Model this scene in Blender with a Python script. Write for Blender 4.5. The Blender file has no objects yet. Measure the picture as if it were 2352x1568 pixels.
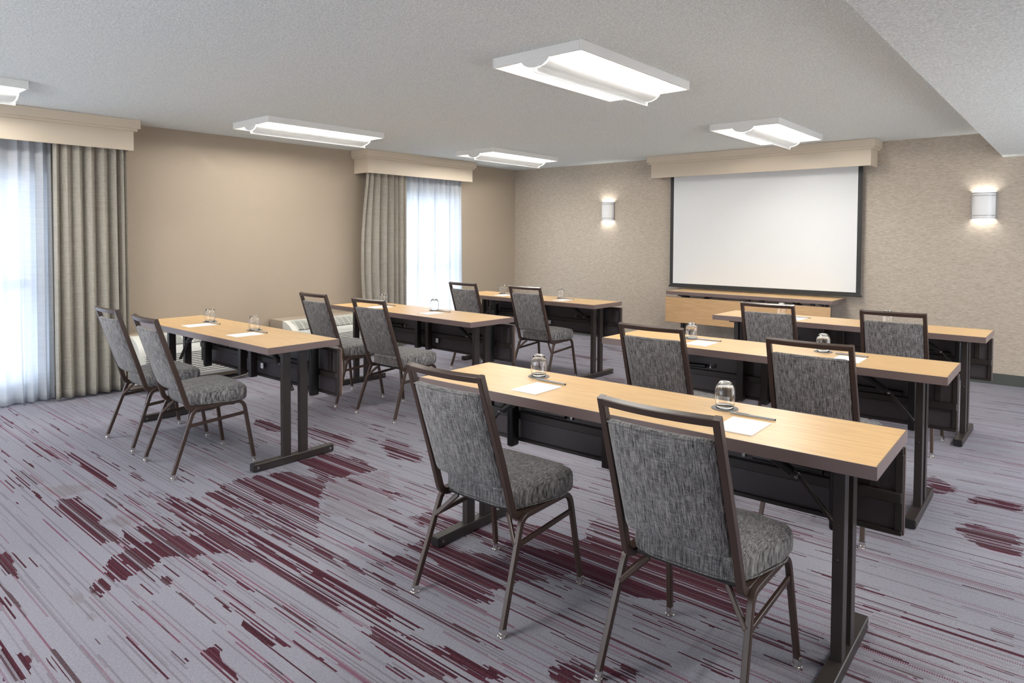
import bpy, bmesh, math, random
import numpy as np
from mathutils import Vector, Matrix
random.seed(7)
C = bpy.context.scene.collection
PI = math.pi

# ---------------------------------------------------------------- camera
CAM = (6.644035, -7.811085, 1.384767)
F_PX, HY, CX = 1541.2087, 594.456, 1183.384
YAW, ROLL, PITCH = 0.7043919, -0.00445059, 0.0333194
cd = bpy.data.cameras.new('camera'); cam = bpy.data.objects.new('camera', cd); C.objects.link(cam)
r0 = Vector((math.cos(YAW), math.sin(YAW), 0)); f0 = Vector((-math.sin(YAW), math.cos(YAW), 0)); z0 = Vector((0, 0, 1))
fw = f0*math.cos(PITCH) - z0*math.sin(PITCH)
up = f0*math.sin(PITCH) + z0*math.cos(PITCH)
rr = r0*math.cos(ROLL) - up*math.sin(ROLL)
uu = r0*math.sin(ROLL) + up*math.cos(ROLL)
m = Matrix((rr, uu, -fw)).transposed().to_4x4(); m.translation = Vector(CAM)
cam.matrix_world = m
cd.sensor_width = 36; cd.sensor_fit = 'HORIZONTAL'; cd.lens = F_PX/2352*36
cd.shift_x = (1176-CX)/2352; cd.shift_y = (HY-784)/2352
cd.clip_start = .05; cd.clip_end = 200
bpy.context.scene.camera = cam

# ---------------------------------------------------------------- world (overcast daylight outside) and exposure
SC = bpy.context.scene
SC.view_settings.view_transform = 'Standard'; SC.view_settings.look = 'None'
SC.view_settings.gamma = 1; SC.view_settings.use_curve_mapping = False
SC.view_settings.exposure = EXPOSURE = 0.42
w = bpy.data.worlds.new('daylight'); SC.world = w; w.use_nodes = True
bg = w.node_tree.nodes['Background']; bg.inputs[0].default_value = (.80, .89, 1, 1); bg.inputs[1].default_value = WORLD = 2.6
TUBE = 30.0        # strength of the fluorescent tubes
TUBE_COL = (1, .965, .91, 1)
SCONCE = 55.0
TROFFER = 58.0      # watts of each ceiling light's lamp tray

# rear and right fill lights are added, set in made-up windows outside the view
def area(name, loc, rot, sx, sy, power, col):
    l = bpy.data.lights.new(name, 'AREA'); l.shape = 'RECTANGLE'; l.size = sx; l.size_y = sy; l.energy = power; l.color = col
    o = bpy.data.objects.new(name, l); C.objects.link(o); o.location = loc; o.rotation_euler = rot
    return o
area('fill_rear', (2.2, -9.72, 1.1), (math.radians(90+40), 0, 0), 3.6, 1.7, P_REAR := 30, (1, .94, .87))
area('fill_right', (8.52, -2.65, 1.1), (math.radians(90+35), 0, math.radians(90)), 3.8, 1.7, P_RIGHT := 20, (1, .94, .87))
area('daylight_left_1', (-.35, -6.86, 1.0), (math.radians(90+22), 0, math.radians(-90)), 1.5, 1.7, 36, (.74, .86, 1))
area('daylight_left_2', (-.35, -1.76, 1.0), (math.radians(90+22), 0, math.radians(-90)), 1.2, 1.7, 30, (.74, .89, 1))

# ---------------------------------------------------------------- helpers
def mat(name, col, rough=.5, metal=0, spec=None):
    m = bpy.data.materials.new(name); m.use_nodes = True
    b = m.node_tree.nodes['Principled BSDF']
    b.inputs['Base Color'].default_value = (*col, 1); b.inputs['Roughness'].default_value = rough; b.inputs['Metallic'].default_value = metal
    if spec is not None: b.inputs['Specular IOR Level'].default_value = spec
    return m
def srgb(r, g, b):
    f = lambda c: (c/255/12.92) if c/255 <= .04045 else ((c/255+.055)/1.055)**2.4
    return (f(r), f(g), f(b))
class NT:
    def __init__(s, m): s.nt = m.node_tree; s.b = s.nt.nodes.get('Principled BSDF'); s.out = s.nt.nodes.get('Material Output')
    def n(s, t, **k):
        x = s.nt.nodes.new(t)
        for a, v in k.items(): setattr(x, a, v)
        return x
    def l(s, a, b): s.nt.links.new(a, b)
    def math(s, op, a, b=None, c=None, clamp=False):
        x = s.n('ShaderNodeMath', operation=op, use_clamp=clamp)
        for i, v in enumerate((a, b, c)):
            if v is None: continue
            if isinstance(v, (int, float)): x.inputs[i].default_value = v
            else: s.l(v, x.inputs[i])
        return x.outputs[0]
    def noise(s, vec, scale, detail=2, rough=.5, dim='3D'):
        x = s.n('ShaderNodeTexNoise', noise_dimensions=dim); x.inputs['Scale'].default_value = scale; x.inputs['Detail'].default_value = detail; x.inputs['Roughness'].default_value = rough
        if vec is not None: s.l(vec, x.inputs['Vector'])
        return x.outputs['Fac']
    def mapping(s, vec, scale=(1, 1, 1), rot=(0, 0, 0), loc=(0, 0, 0)):
        x = s.n('ShaderNodeMapping'); x.inputs['Scale'].default_value = scale; x.inputs['Rotation'].default_value = rot; x.inputs['Location'].default_value = loc
        s.l(vec, x.inputs['Vector']); return x.outputs[0]
    def coord(s, k='Object'): return s.n('ShaderNodeTexCoord').outputs[k]
    def mix(s, fac, a, b):
        x = s.n('ShaderNodeMix', data_type='RGBA')
        if isinstance(fac, (int, float)): x.inputs[0].default_value = fac
        else: s.l(fac, x.inputs[0])
        for i, v in ((6, a), (7, b)):
            if isinstance(v, tuple): x.inputs[i].default_value = (*v[:3], 1)
            else: s.l(v, x.inputs[i])
        return x.outputs[2]
    def ramp(s, fac, lo, hi, a=0., b=1.):
        x = s.n('ShaderNodeMapRange'); x.inputs[1].default_value = lo; x.inputs[2].default_value = hi; x.inputs[3].default_value = a; x.inputs[4].default_value = b
        s.l(fac, x.inputs[0]); return x.outputs[0]
    def bump(s, h, strength=.3, dist=.01):
        x = s.n('ShaderNodeBump'); x.inputs['Strength'].default_value = strength; x.inputs['Distance'].default_value = dist
        s.l(h, x.inputs['Height']); s.l(x.outputs[0], s.b.inputs['Normal'])
    def xyz(s, vec):
        x = s.n('ShaderNodeSeparateXYZ'); s.l(vec, x.inputs[0]); return x.outputs
    def comb(s, x_, y_, z_=0.):
        x = s.n('ShaderNodeCombineXYZ')
        for i, v in enumerate((x_, y_, z_)):
            if isinstance(v, (int, float)): x.inputs[i].default_value = v
            else: s.l(v, x.inputs[i])
        return x.outputs[0]

def box(bm, x0, x1, y0, y1, z0, z1, bevel=0, seg=2):
    r = bmesh.ops.create_cube(bm, size=1)
    vs = r['verts']
    for v in vs: v.co = Vector(((x0+x1)/2+v.co.x*(x1-x0), (y0+y1)/2+v.co.y*(y1-y0), (z0+z1)/2+v.co.z*(z1-z0)))
    if bevel:
        es = list({e for v in vs for e in v.link_edges})
        bmesh.ops.bevel(bm, geom=es, offset=bevel, segments=seg, affect='EDGES', profile=.6)
def tube(bm, pts, w, d=None, side=Vector((1, 0, 0)), rnd=.25, closed=False, round_=False, nseg=12):
    """sweep a (rounded) rectangular or round section along pts; w along side, d along the other axis"""
    d = d or w; pts = [Vector(p) for p in pts]; n = len(pts); rings = []
    if round_: prof = [(math.cos(2*PI*i/nseg)*.5, math.sin(2*PI*i/nseg)*.5) for i in range(nseg)]
    else:
        q = .5; c = .5-rnd*.5
        prof = [(q, -c), (q, c), (c, q), (-c, q), (-q, c), (-q, -c), (-c, -q), (c, -q)]
    for i, p in enumerate(pts):
        if closed: a = pts[i-1]; b = pts[(i+1) % n]
        else: a = pts[max(i-1, 0)]; b = pts[min(i+1, n-1)]
        t1 = (p-a); t2 = (b-p)
        t1 = t1.normalized() if t1.length > 1e-9 else t2.normalized(); t2 = t2.normalized() if t2.length > 1e-9 else t1
        t = (t1+t2).normalized(); s_ = (side - t*side.dot(t)).normalized(); nn = t.cross(s_)
        k = 1/max(.5, t.dot(t1))
        nb = (t1-t2); 
        rings.append([bm.verts.new(p + s_*(w*u)*(k if abs(s_.dot(nb)) > abs(nn.dot(nb)) and nb.length > .05 else 1) + nn*(d*v)*(k if abs(nn.dot(nb)) >= abs(s_.dot(nb)) and nb.length > .05 else 1)) for u, v in prof])
    m_ = len(prof)
    for i in range(n if closed else n-1):
        A, B = rings[i], rings[(i+1) % n]
        for j in range(m_): bm.faces.new((A[j], A[(j+1) % m_], B[(j+1) % m_], B[j]))
    if not closed: bm.faces.new(rings[0][::-1]); bm.faces.new(rings[-1])
def lathe(bm, prof, n=32, cap0=True, cap1=True, loc=(0, 0, 0), a0=0, a1=2*PI):
    full = abs(a1-a0-2*PI) < 1e-6; k = n if full else n+1
    R = [[bm.verts.new((loc[0]+r*math.cos(a0+(a1-a0)*i/n), loc[1]+r*math.sin(a0+(a1-a0)*i/n), loc[2]+z)) for i in range(k)] for r, z in prof]
    for A, B in zip(R, R[1:]):
        for i in range(n):
            j = (i+1) % k
            bm.faces.new((A[i], A[j], B[j], B[i]))
    if full and cap0: bm.faces.new(R[0][::-1])
    if full and cap1: bm.faces.new(R[-1])
def rbox(bm, hx, hy, hz, r, nx, ny, nz, fmap=lambda p: p):
    """rounded box on a grid, each vertex passed through fmap"""
    cache = {}
    def V(i, j, k):
        key = (i, j, k)
        if key not in cache:
            q = Vector((hx*(2*i/nx-1), hy*(2*j/ny-1), hz*(2*k/nz-1)))
            rr_ = min(r, hx, hy, hz)
            c = Vector((max(-hx+rr_, min(hx-rr_, q.x)), max(-hy+rr_, min(hy-rr_, q.y)), max(-hz+rr_, min(hz-rr_, q.z))))
            dlt = q-c
            p = c + dlt.normalized()*rr_ if dlt.length > 1e-9 else q
            cache[key] = bm.verts.new(fmap(p))
        return cache[key]
    def quad(a, b, c, d): bm.faces.new((a, b, c, d))
    for i in range(nx):
        for j in range(ny):
            quad(V(i, j, nz), V(i+1, j, nz), V(i+1, j+1, nz), V(i, j+1, nz)); quad(V(i, j, 0), V(i, j+1, 0), V(i+1, j+1, 0), V(i+1, j, 0))
    for i in range(nx):
        for k in range(nz):
            quad(V(i, 0, k), V(i+1, 0, k), V(i+1, 0, k+1), V(i, 0, k+1)); quad(V(i, ny, k), V(i, ny, k+1), V(i+1, ny, k+1), V(i+1, ny, k))
    for j in range(ny):
        for k in range(nz):
            quad(V(0, j, k), V(0, j, k+1), V(0, j+1, k+1), V(0, j+1, k)); quad(V(nx, j, k), V(nx, j+1, k), V(nx, j+1, k+1), V(nx, j, k+1))
def obj(name, bm, m, parent=None, smooth=False, angle=None):
    me = bpy.data.meshes.new(name); bmesh.ops.recalc_face_normals(bm, faces=bm.faces); bm.to_mesh(me); bm.free()
    for mm in (m if isinstance(m, (list, tuple)) else [m]): me.materials.append(mm)
    if smooth:
        for p in me.polygons: p.use_smooth = True
        if angle is not None:
            try: me.set_sharp_from_angle(angle=math.radians(angle))
            except Exception: pass
    o = bpy.data.objects.new(name, me); C.objects.link(o)
    if parent: o.parent = parent
    return o
def tag(o, label, cat, group=None):
    o['label'] = label; o['category'] = cat
    if group: o['group'] = group
    return o
def thing(name, label, cat, loc=(0, 0, 0), rz=0, group=None):
    o = bpy.data.objects.new(name, None); C.objects.link(o); o.location = loc; o.rotation_euler = (0, 0, rz); o.empty_display_size = .1
    return tag(o, label, cat, group)
def struct(name, bm, m, parent=None, **k):
    o = obj(name, bm, m, parent, **k)
    if not parent: o['kind'] = 'structure'
    return o
def dup(o, parent=None, keep=True):
    c = o.copy(); C.objects.link(c); c.parent = parent
    for ch in list(o.children): dup(ch, c)
    return c
def place(src, first, label, loc, rz, group=None):
    o = src if first else dup(src)
    o.location = loc; o.rotation_euler = (0, 0, rz); o['label'] = label
    if group: o['group'] = group
    return o
B_ = bmesh.new

# ---------------------------------------------------------------- materials
M = {}
M['brown'] = mat('brown_powder_coat', srgb(66, 50, 43), .36)
M['bedge'] = mat('brown_edge_band', srgb(114, 98, 95), .38)
M['pedge'] = mat('brown_panel_edge', srgb(84, 70, 66), .42)
M['dark'] = mat('dark_powder_coat', srgb(48, 41, 39), .4)
M['panel'] = mat('dark_panel_inside', srgb(72, 65, 68), .45)
M['plastic'] = mat('black_plastic', srgb(28, 27, 28), .4)
M['chrome'] = mat('polished_metal', (.75, .73, .7), .18, 1)
M['steel'] = mat('brushed_steel', (.33, .33, .33), .38, 1)
M['white'] = mat('white_enamel', srgb(238, 238, 236), .35)
M['vinyl'] = mat('white_screen_vinyl', srgb(228, 230, 230), .7)
M['black'] = mat('screen_black_border', srgb(45, 46, 46), .6)
M['paper'] = mat('white_paper', srgb(250, 250, 252), .6)
M['print'] = mat('pale_grey_print', srgb(205, 208, 215), .6)
M['coaster'] = mat('grey_coaster', srgb(122, 120, 122), .55)
M['pen'] = mat('grey_pen_barrel', srgb(158, 160, 164), .4)
M['penw'] = mat('silver_pen_barrel', srgb(150, 152, 156), .3, .3)
M['red'] = mat('red_rubber_ring', srgb(120, 30, 35), .5)
M['base'] = mat('dark_green_grey_baseboard', srgb(76, 80, 76), .5)
M['ptac'] = mat('ivory_white_plastic', srgb(222, 222, 214), .45)
M['slot'] = mat('dark_slot', srgb(70, 70, 64), .6)
M['cord'] = mat('white_cable', srgb(225, 222, 212), .5)
M['frame'] = mat('bronze_window_frame', srgb(120, 122, 128), .5)
# oak laminate
def oak(name, a, b):
    m = mat(name, a, .33); t = NT(m); v = t.mapping(t.coord(), (1.2, 40, 40)); n1 = t.noise(v, 3, 4, .6)
    v2 = t.mapping(t.coord(), (7, 330, 330)); n2 = t.noise(v2, 1.5, 3, .6)
    f = t.math('ADD', t.math('MULTIPLY', n1, .55), t.math('MULTIPLY', n2, .45)); f = t.ramp(f, .34, .60)
    t.l(t.mix(f, b, a), t.b.inputs['Base Color']); t.bump(n2, .08, .002)
    return m
M['oak'] = oak('oak_laminate', srgb(228, 191, 136), srgb(198, 155, 104))
M['oakf'] = oak('oak_veneer_front', srgb(208, 172, 128), srgb(178, 140, 98))
# heathered fabric
def fabric():
    m = mat('charcoal_heather_fabric', (.1, .1, .1), .9, spec=.2); t = NT(m); c = t.coord()
    a = t.noise(t.mapping(c, (1, .12, .04)), 480, 2, .6); b = t.noise(t.mapping(c, (.06, .7, 1)), 540, 2, .6)
    c2 = t.noise(t.mapping(c, (.3, .7, .07)), 520, 2, .6)
    k = t.noise(c, 800, 1); s_ = t.noise(c, 30, 2)
    f = t.math('ADD', t.math('ADD', t.math('MULTIPLY', a, .50), t.math('MULTIPLY', b, .28)), t.math('ADD', t.math('MULTIPLY', c2, .10), t.math('MULTIPLY', k, .12)))
    f = t.math('ADD', f, t.math('MULTIPLY', t.math('SUBTRACT', s_, .5), .10))
    f = t.math('POWER', t.ramp(f, .37, .64), 1.35)
    col = t.mix(f, srgb(38, 37, 41), srgb(180, 177, 176))
    t.l(col, t.b.inputs['Base Color']); t.bump(f, .5, .0012)
    t.b.inputs['Sheen Weight'].default_value = .25
    return m
M['fabric'] = fabric()
# drapes
def drape():
    m = mat('grey_linen_drape', srgb(140, 132, 120), .85, spec=.15); t = NT(m); c = t.coord()
    a = t.noise(t.mapping(c, (.5, .12, 8)), 30, 4, .7); b = t.noise(t.mapping(c, (1, 1, .05)), 380, 2, .6); d = t.noise(t.mapping(c, (.05, .05, 1)), 420, 2, .6)
    f = t.math('ADD', t.math('MULTIPLY', a, .5), t.math('ADD', t.math('MULTIPLY', b, .25), t.math('MULTIPLY', d, .25))); f = t.ramp(f, .35, .65)
    col = t.mix(f, srgb(152, 147, 136), srgb(196, 190, 178)); t.l(col, t.b.inputs['Base Color'])
    tr = t.n('ShaderNodeBsdfTranslucent'); t.l(col, tr.inputs[0]); mx = t.n('ShaderNodeMixShader'); mx.inputs[0].default_value = .12
    t.l(t.b.outputs[0], mx.inputs[1]); t.l(tr.outputs[0], mx.inputs[2]); t.l(mx.outputs[0], t.out.inputs[0]); t.bump(f, .3, .001)
    return m
M['drape'] = drape()
def sheer():
    m = mat('white_sheer_voile', srgb(225, 228, 232), .9, spec=.1); t = NT(m); c = t.coord()
    a = t.noise(t.mapping(c, (.3, .1, 9)), 30, 3, .7)
    tp = t.n('ShaderNodeBsdfTransparent'); tl = t.n('ShaderNodeBsdfTranslucent'); tl.inputs[0].default_value = (.66, .69, .74, 1)
    m1 = t.n('ShaderNodeMixShader'); m1.inputs[0].default_value = .5; t.l(t.b.outputs[0], m1.inputs[1]); t.l(tl.outputs[0], m1.inputs[2])
    m2 = t.n('ShaderNodeMixShader'); t.l(t.ramp(a, .35, .65, .14, .26), m2.inputs[0]); t.l(m1.outputs[0], m2.inputs[1]); t.l(tp.outputs[0], m2.inputs[2]); t.l(m2.outputs[0], t.out.inputs[0])
    return m
M['sheer'] = sheer()
def glass(name, tint=(1, 1, 1)):
    m = mat(name, tint, .0); b = m.node_tree.nodes['Principled BSDF']; b.inputs['Transmission Weight'].default_value = 1; b.inputs['IOR'].default_value = 1.45
    return m
M['glass'] = glass('clear_glass')
def pane():
    m = bpy.data.materials.new('window_glass'); m.use_nodes = True; t = NT(m); nt = m.node_tree; nt.nodes.remove(t.b)
    a = t.n('ShaderNodeBsdfTransparent'); g = t.n('ShaderNodeBsdfGlossy'); g.inputs['Roughness'].default_value = .02
    mx = t.n('ShaderNodeMixShader'); mx.inputs[0].default_value = .06; t.l(a.outputs[0], mx.inputs[1]); t.l(g.outputs[0], mx.inputs[2]); t.l(mx.outputs[0], t.out.inputs[0])
    return m
M['pane'] = pane()
def emis(name, col, s):
    m = bpy.data.materials.new(name); m.use_nodes = True; t = NT(m); t.b.inputs['Base Color'].default_value = (.9, .9, .9, 1)
    t.b.inputs['Emission Color'].default_value = col; t.b.inputs['Emission Strength'].default_value = s
    return m
M['tube'] = emis('lit_fluorescent_tube', TUBE_COL, TUBE)
M['lamp'] = emis('lit_sconce_bulb', (1, .97, .92, 1), SCONCE)
def perf():
    m = mat('perforated_white_metal', srgb(205, 207, 206), .5); t = NT(m)
    x, y, z = t.xyz(t.coord())
    def w(v): return t.math('SINE', t.math('MULTIPLY', v, 2*PI/.006))
    hole = t.math('GREATER_THAN', t.math('MULTIPLY', w(t.math('ADD', x, z)), w(y)), .1)
    tp = t.n('ShaderNodeBsdfTransparent'); tl = t.n('ShaderNodeBsdfTranslucent'); tl.inputs[0].default_value = (.8, .8, .8, 1)
    m1 = t.n('ShaderNodeMixShader'); m1.inputs[0].default_value = .004; t.l(t.b.outputs[0], m1.inputs[1]); t.l(tl.outputs[0], m1.inputs[2])
    m2 = t.n('ShaderNodeMixShader'); t.l(t.math('MULTIPLY', hole, .006), m2.inputs[0]); t.l(m1.outputs[0], m2.inputs[1]); t.l(tp.outputs[0], m2.inputs[2]); t.l(m2.outputs[0], t.out.inputs[0])
    return m
M['perf'] = perf()
def opal():
    m = mat('opal_white_glass', srgb(240, 240, 240), .15); t = NT(m); tl = t.n('ShaderNodeBsdfTranslucent'); tl.inputs[0].default_value = (.9, .9, .9, 1)
    mx = t.n('ShaderNodeMixShader'); mx.inputs[0].default_value = .05; t.l(t.b.outputs[0], mx.inputs[1]); t.l(tl.outputs[0], mx.inputs[2]); t.l(mx.outputs[0], t.out.inputs[0])
    return m
M['opal'] = opal()
def paint(name, col, scale=220, st=.25, var=.0):
    m = mat(name, col, .6, spec=.3); t = NT(m); n = t.noise(t.coord(), scale, 2, .6); t.bump(n, st, .003)
    return m
M['wall'] = paint('beige_orange_peel_paint', srgb(172, 158, 141), 160, .35)
M['pelmet'] = mat('beige_satin_paint', srgb(210, 196, 176), .5)
def ceil_mat():
    m = mat('grey_white_textured_ceiling', srgb(196, 197, 193), .9, spec=.1); t = NT(m); n = t.noise(t.coord(), 120, 3, .75)
    t.l(t.mix(t.ramp(n, .36, .64), srgb(205, 211, 211), srgb(246, 252, 251)), t.b.inputs['Base Color']); t.bump(n, .5, .004); return m
M['ceil'] = ceil_mat()
def wallpaper():
    m = mat('woven_stripe_wallpaper', srgb(190, 172, 150), .65, spec=.3); t = NT(m); x, y, z = t.xyz(t.coord())
    row = t.math('FLOOR', t.math('DIVIDE', z, .0062)); u = t.math('MULTIPLY', x, 19)
    n = t.noise(t.comb(u, t.math('MULTIPLY', row, 5.37)), 1.0, 2, .6, '2D')
    n2 = t.noise(t.mapping(t.coord(), (40, 40, 520)), 1, 2, .6)
    f = t.math('ADD', t.math('MULTIPLY', n, .6), t.math('MULTIPLY', n2, .4)); f = t.ramp(f, .38, .66)
    t.l(t.mix(f, srgb(170, 157, 142), srgb(196, 186, 171)), t.b.inputs['Base Color'])
    t.l(t.ramp(f, 0, 1, .6, .4), t.b.inputs['Roughness']); return m
M['paperw'] = wallpaper()
def carpet():
    m = mat('patterned_broadloom_carpet', (.3, .3, .3), .95, spec=.05); t = NT(m); x, y, z = t.xyz(t.coord())
    G = .0066
    row = t.math('FLOOR', t.math('DIVIDE', y, G)); row3 = t.math('FLOOR', t.math('DIVIDE', y, G*2.6))
    def at(n): a = t.n('ShaderNodeAttribute', attribute_name=n); return a.outputs['Fac']
    bd, td = at('burg'), at('taup')
    def wn(r, k=0.):
        return t.math('FRACT', t.math('MULTIPLY', t.math('SINE', t.math('ADD', t.math('MULTIPLY', r, 12.9898), k)), 4375.85453))
    def rn(r, sx, k): # streaks along x, different on every row
        n = t.noise(t.comb(t.math('ADD', t.math('MULTIPLY', x, sx), t.math('MULTIPLY', wn(r, k), 37.)), t.math('MULTIPLY', r, 9.73)), 1., 2, .6, '2D')
        return t.ramp(n, .22, .78)
    s1 = rn(row, 1.5, 3.3); s2 = rn(row3, 1.1, 11.7); h = wn(row, .5); h2 = wn(row, 51.5); h3 = wn(row, 91.5)
    s = t.math('ADD', t.math('MULTIPLY', s1, .45), t.math('MULTIPLY', s2, .55)); s = t.ramp(s, .2, .8)
    # gap rows inside the burgundy
    gap = t.math('MULTIPLY', t.math('GREATER_THAN', h, .80), .75)
    rowh = t.math('ADD', t.math('MULTIPLY', wn(row, 7.7), .45), t.math('MULTIPLY', wn(t.math('FLOOR', t.math('DIVIDE', y, G*2)), 3.1), .55)); rowh = t.ramp(rowh, .08, .92)
    wmix = t.ramp(bd, .3, .62, .15, .86)
    sm = t.math('ADD', t.math('MULTIPLY', rowh, wmix), t.math('MULTIPLY', s, t.math('SUBTRACT', 1., wmix)))
    burg = t.math('GREATER_THAN', t.math('SUBTRACT', bd, gap), t.math('ADD', t.math('MULTIPLY', sm, .93), .05))
    # loose streaks everywhere, more of them near the burgundy
    loose = t.math('LESS_THAN', s, t.math('ADD', .05, t.math('MULTIPLY', bd, .12)))
    burg = t.math('MAXIMUM', burg, loose)
    # thin magenta lines, dashed
    dash = rn(row, .55, 23.1)
    thin = t.math('MULTIPLY', t.math('GREATER_THAN', h2, .83), t.math('GREATER_THAN', dash, .57))
    dots = t.math('MAXIMUM', t.math('GREATER_THAN', t.math('SINE', t.math('MULTIPLY', x, 2*PI/.0068)), -.2), t.math('GREATER_THAN', wn(row, 33.3), .5))
    faint = t.math('MULTIPLY', t.math('GREATER_THAN', h3, .62), t.math('GREATER_THAN', rn(row, .8, 61.), .50))
    # fine tufts
    tuft = t.noise(t.coord(), 330, 2, .7); tuft2 = t.noise(t.coord(), 110, 2, .6)
    tf = t.ramp(t.math('ADD', t.math('MULTIPLY', tuft, .65), t.math('MULTIPLY', tuft2, .35)), .33, .67)
    base = t.mix(t.ramp(t.noise(t.coord(), 1.3, 2), .3, .7), srgb(150, 149, 159), srgb(141, 140, 151))
    stip = t.math('GREATER_THAN', t.math('ADD', t.math('MULTIPLY', tuft, .75), t.math('MULTIPLY', s1, .25)), t.math('SUBTRACT', .84, t.math('MULTIPLY', td, .42)))
    base = t.mix(t.math('MULTIPLY', stip, .75), base, srgb(126, 119, 122))
    base = t.mix(t.math('MULTIPLY', t.math('MULTIPLY', faint, dots), .50), base, srgb(106, 95, 102))
    base = t.mix(t.math('MULTIPLY', t.math('MULTIPLY', thin, dots), .66), base, srgb(112, 34, 66))
    bc = t.mix(h3, srgb(58, 24, 34), srgb(88, 44, 58)); bc = t.mix(t.math('GREATER_THAN', h2, .78), bc, srgb(84, 68, 74))
    bc = t.mix(t.math('MULTIPLY', t.math('GREATER_THAN', tuft, .56), .35), bc, srgb(120, 104, 112))
    col = t.mix(burg, base, bc)
    br = t.n('ShaderNodeHueSaturation'); t.l(col, br.inputs['Color']); t.l(t.ramp(tf, 0, 1, .74, 1.2), br.inputs['Value'])
    t.l(br.outputs[0], t.b.inputs['Base Color']); t.bump(tf, .6, .004)
    return m
M['carpet'] = carpet()

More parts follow.
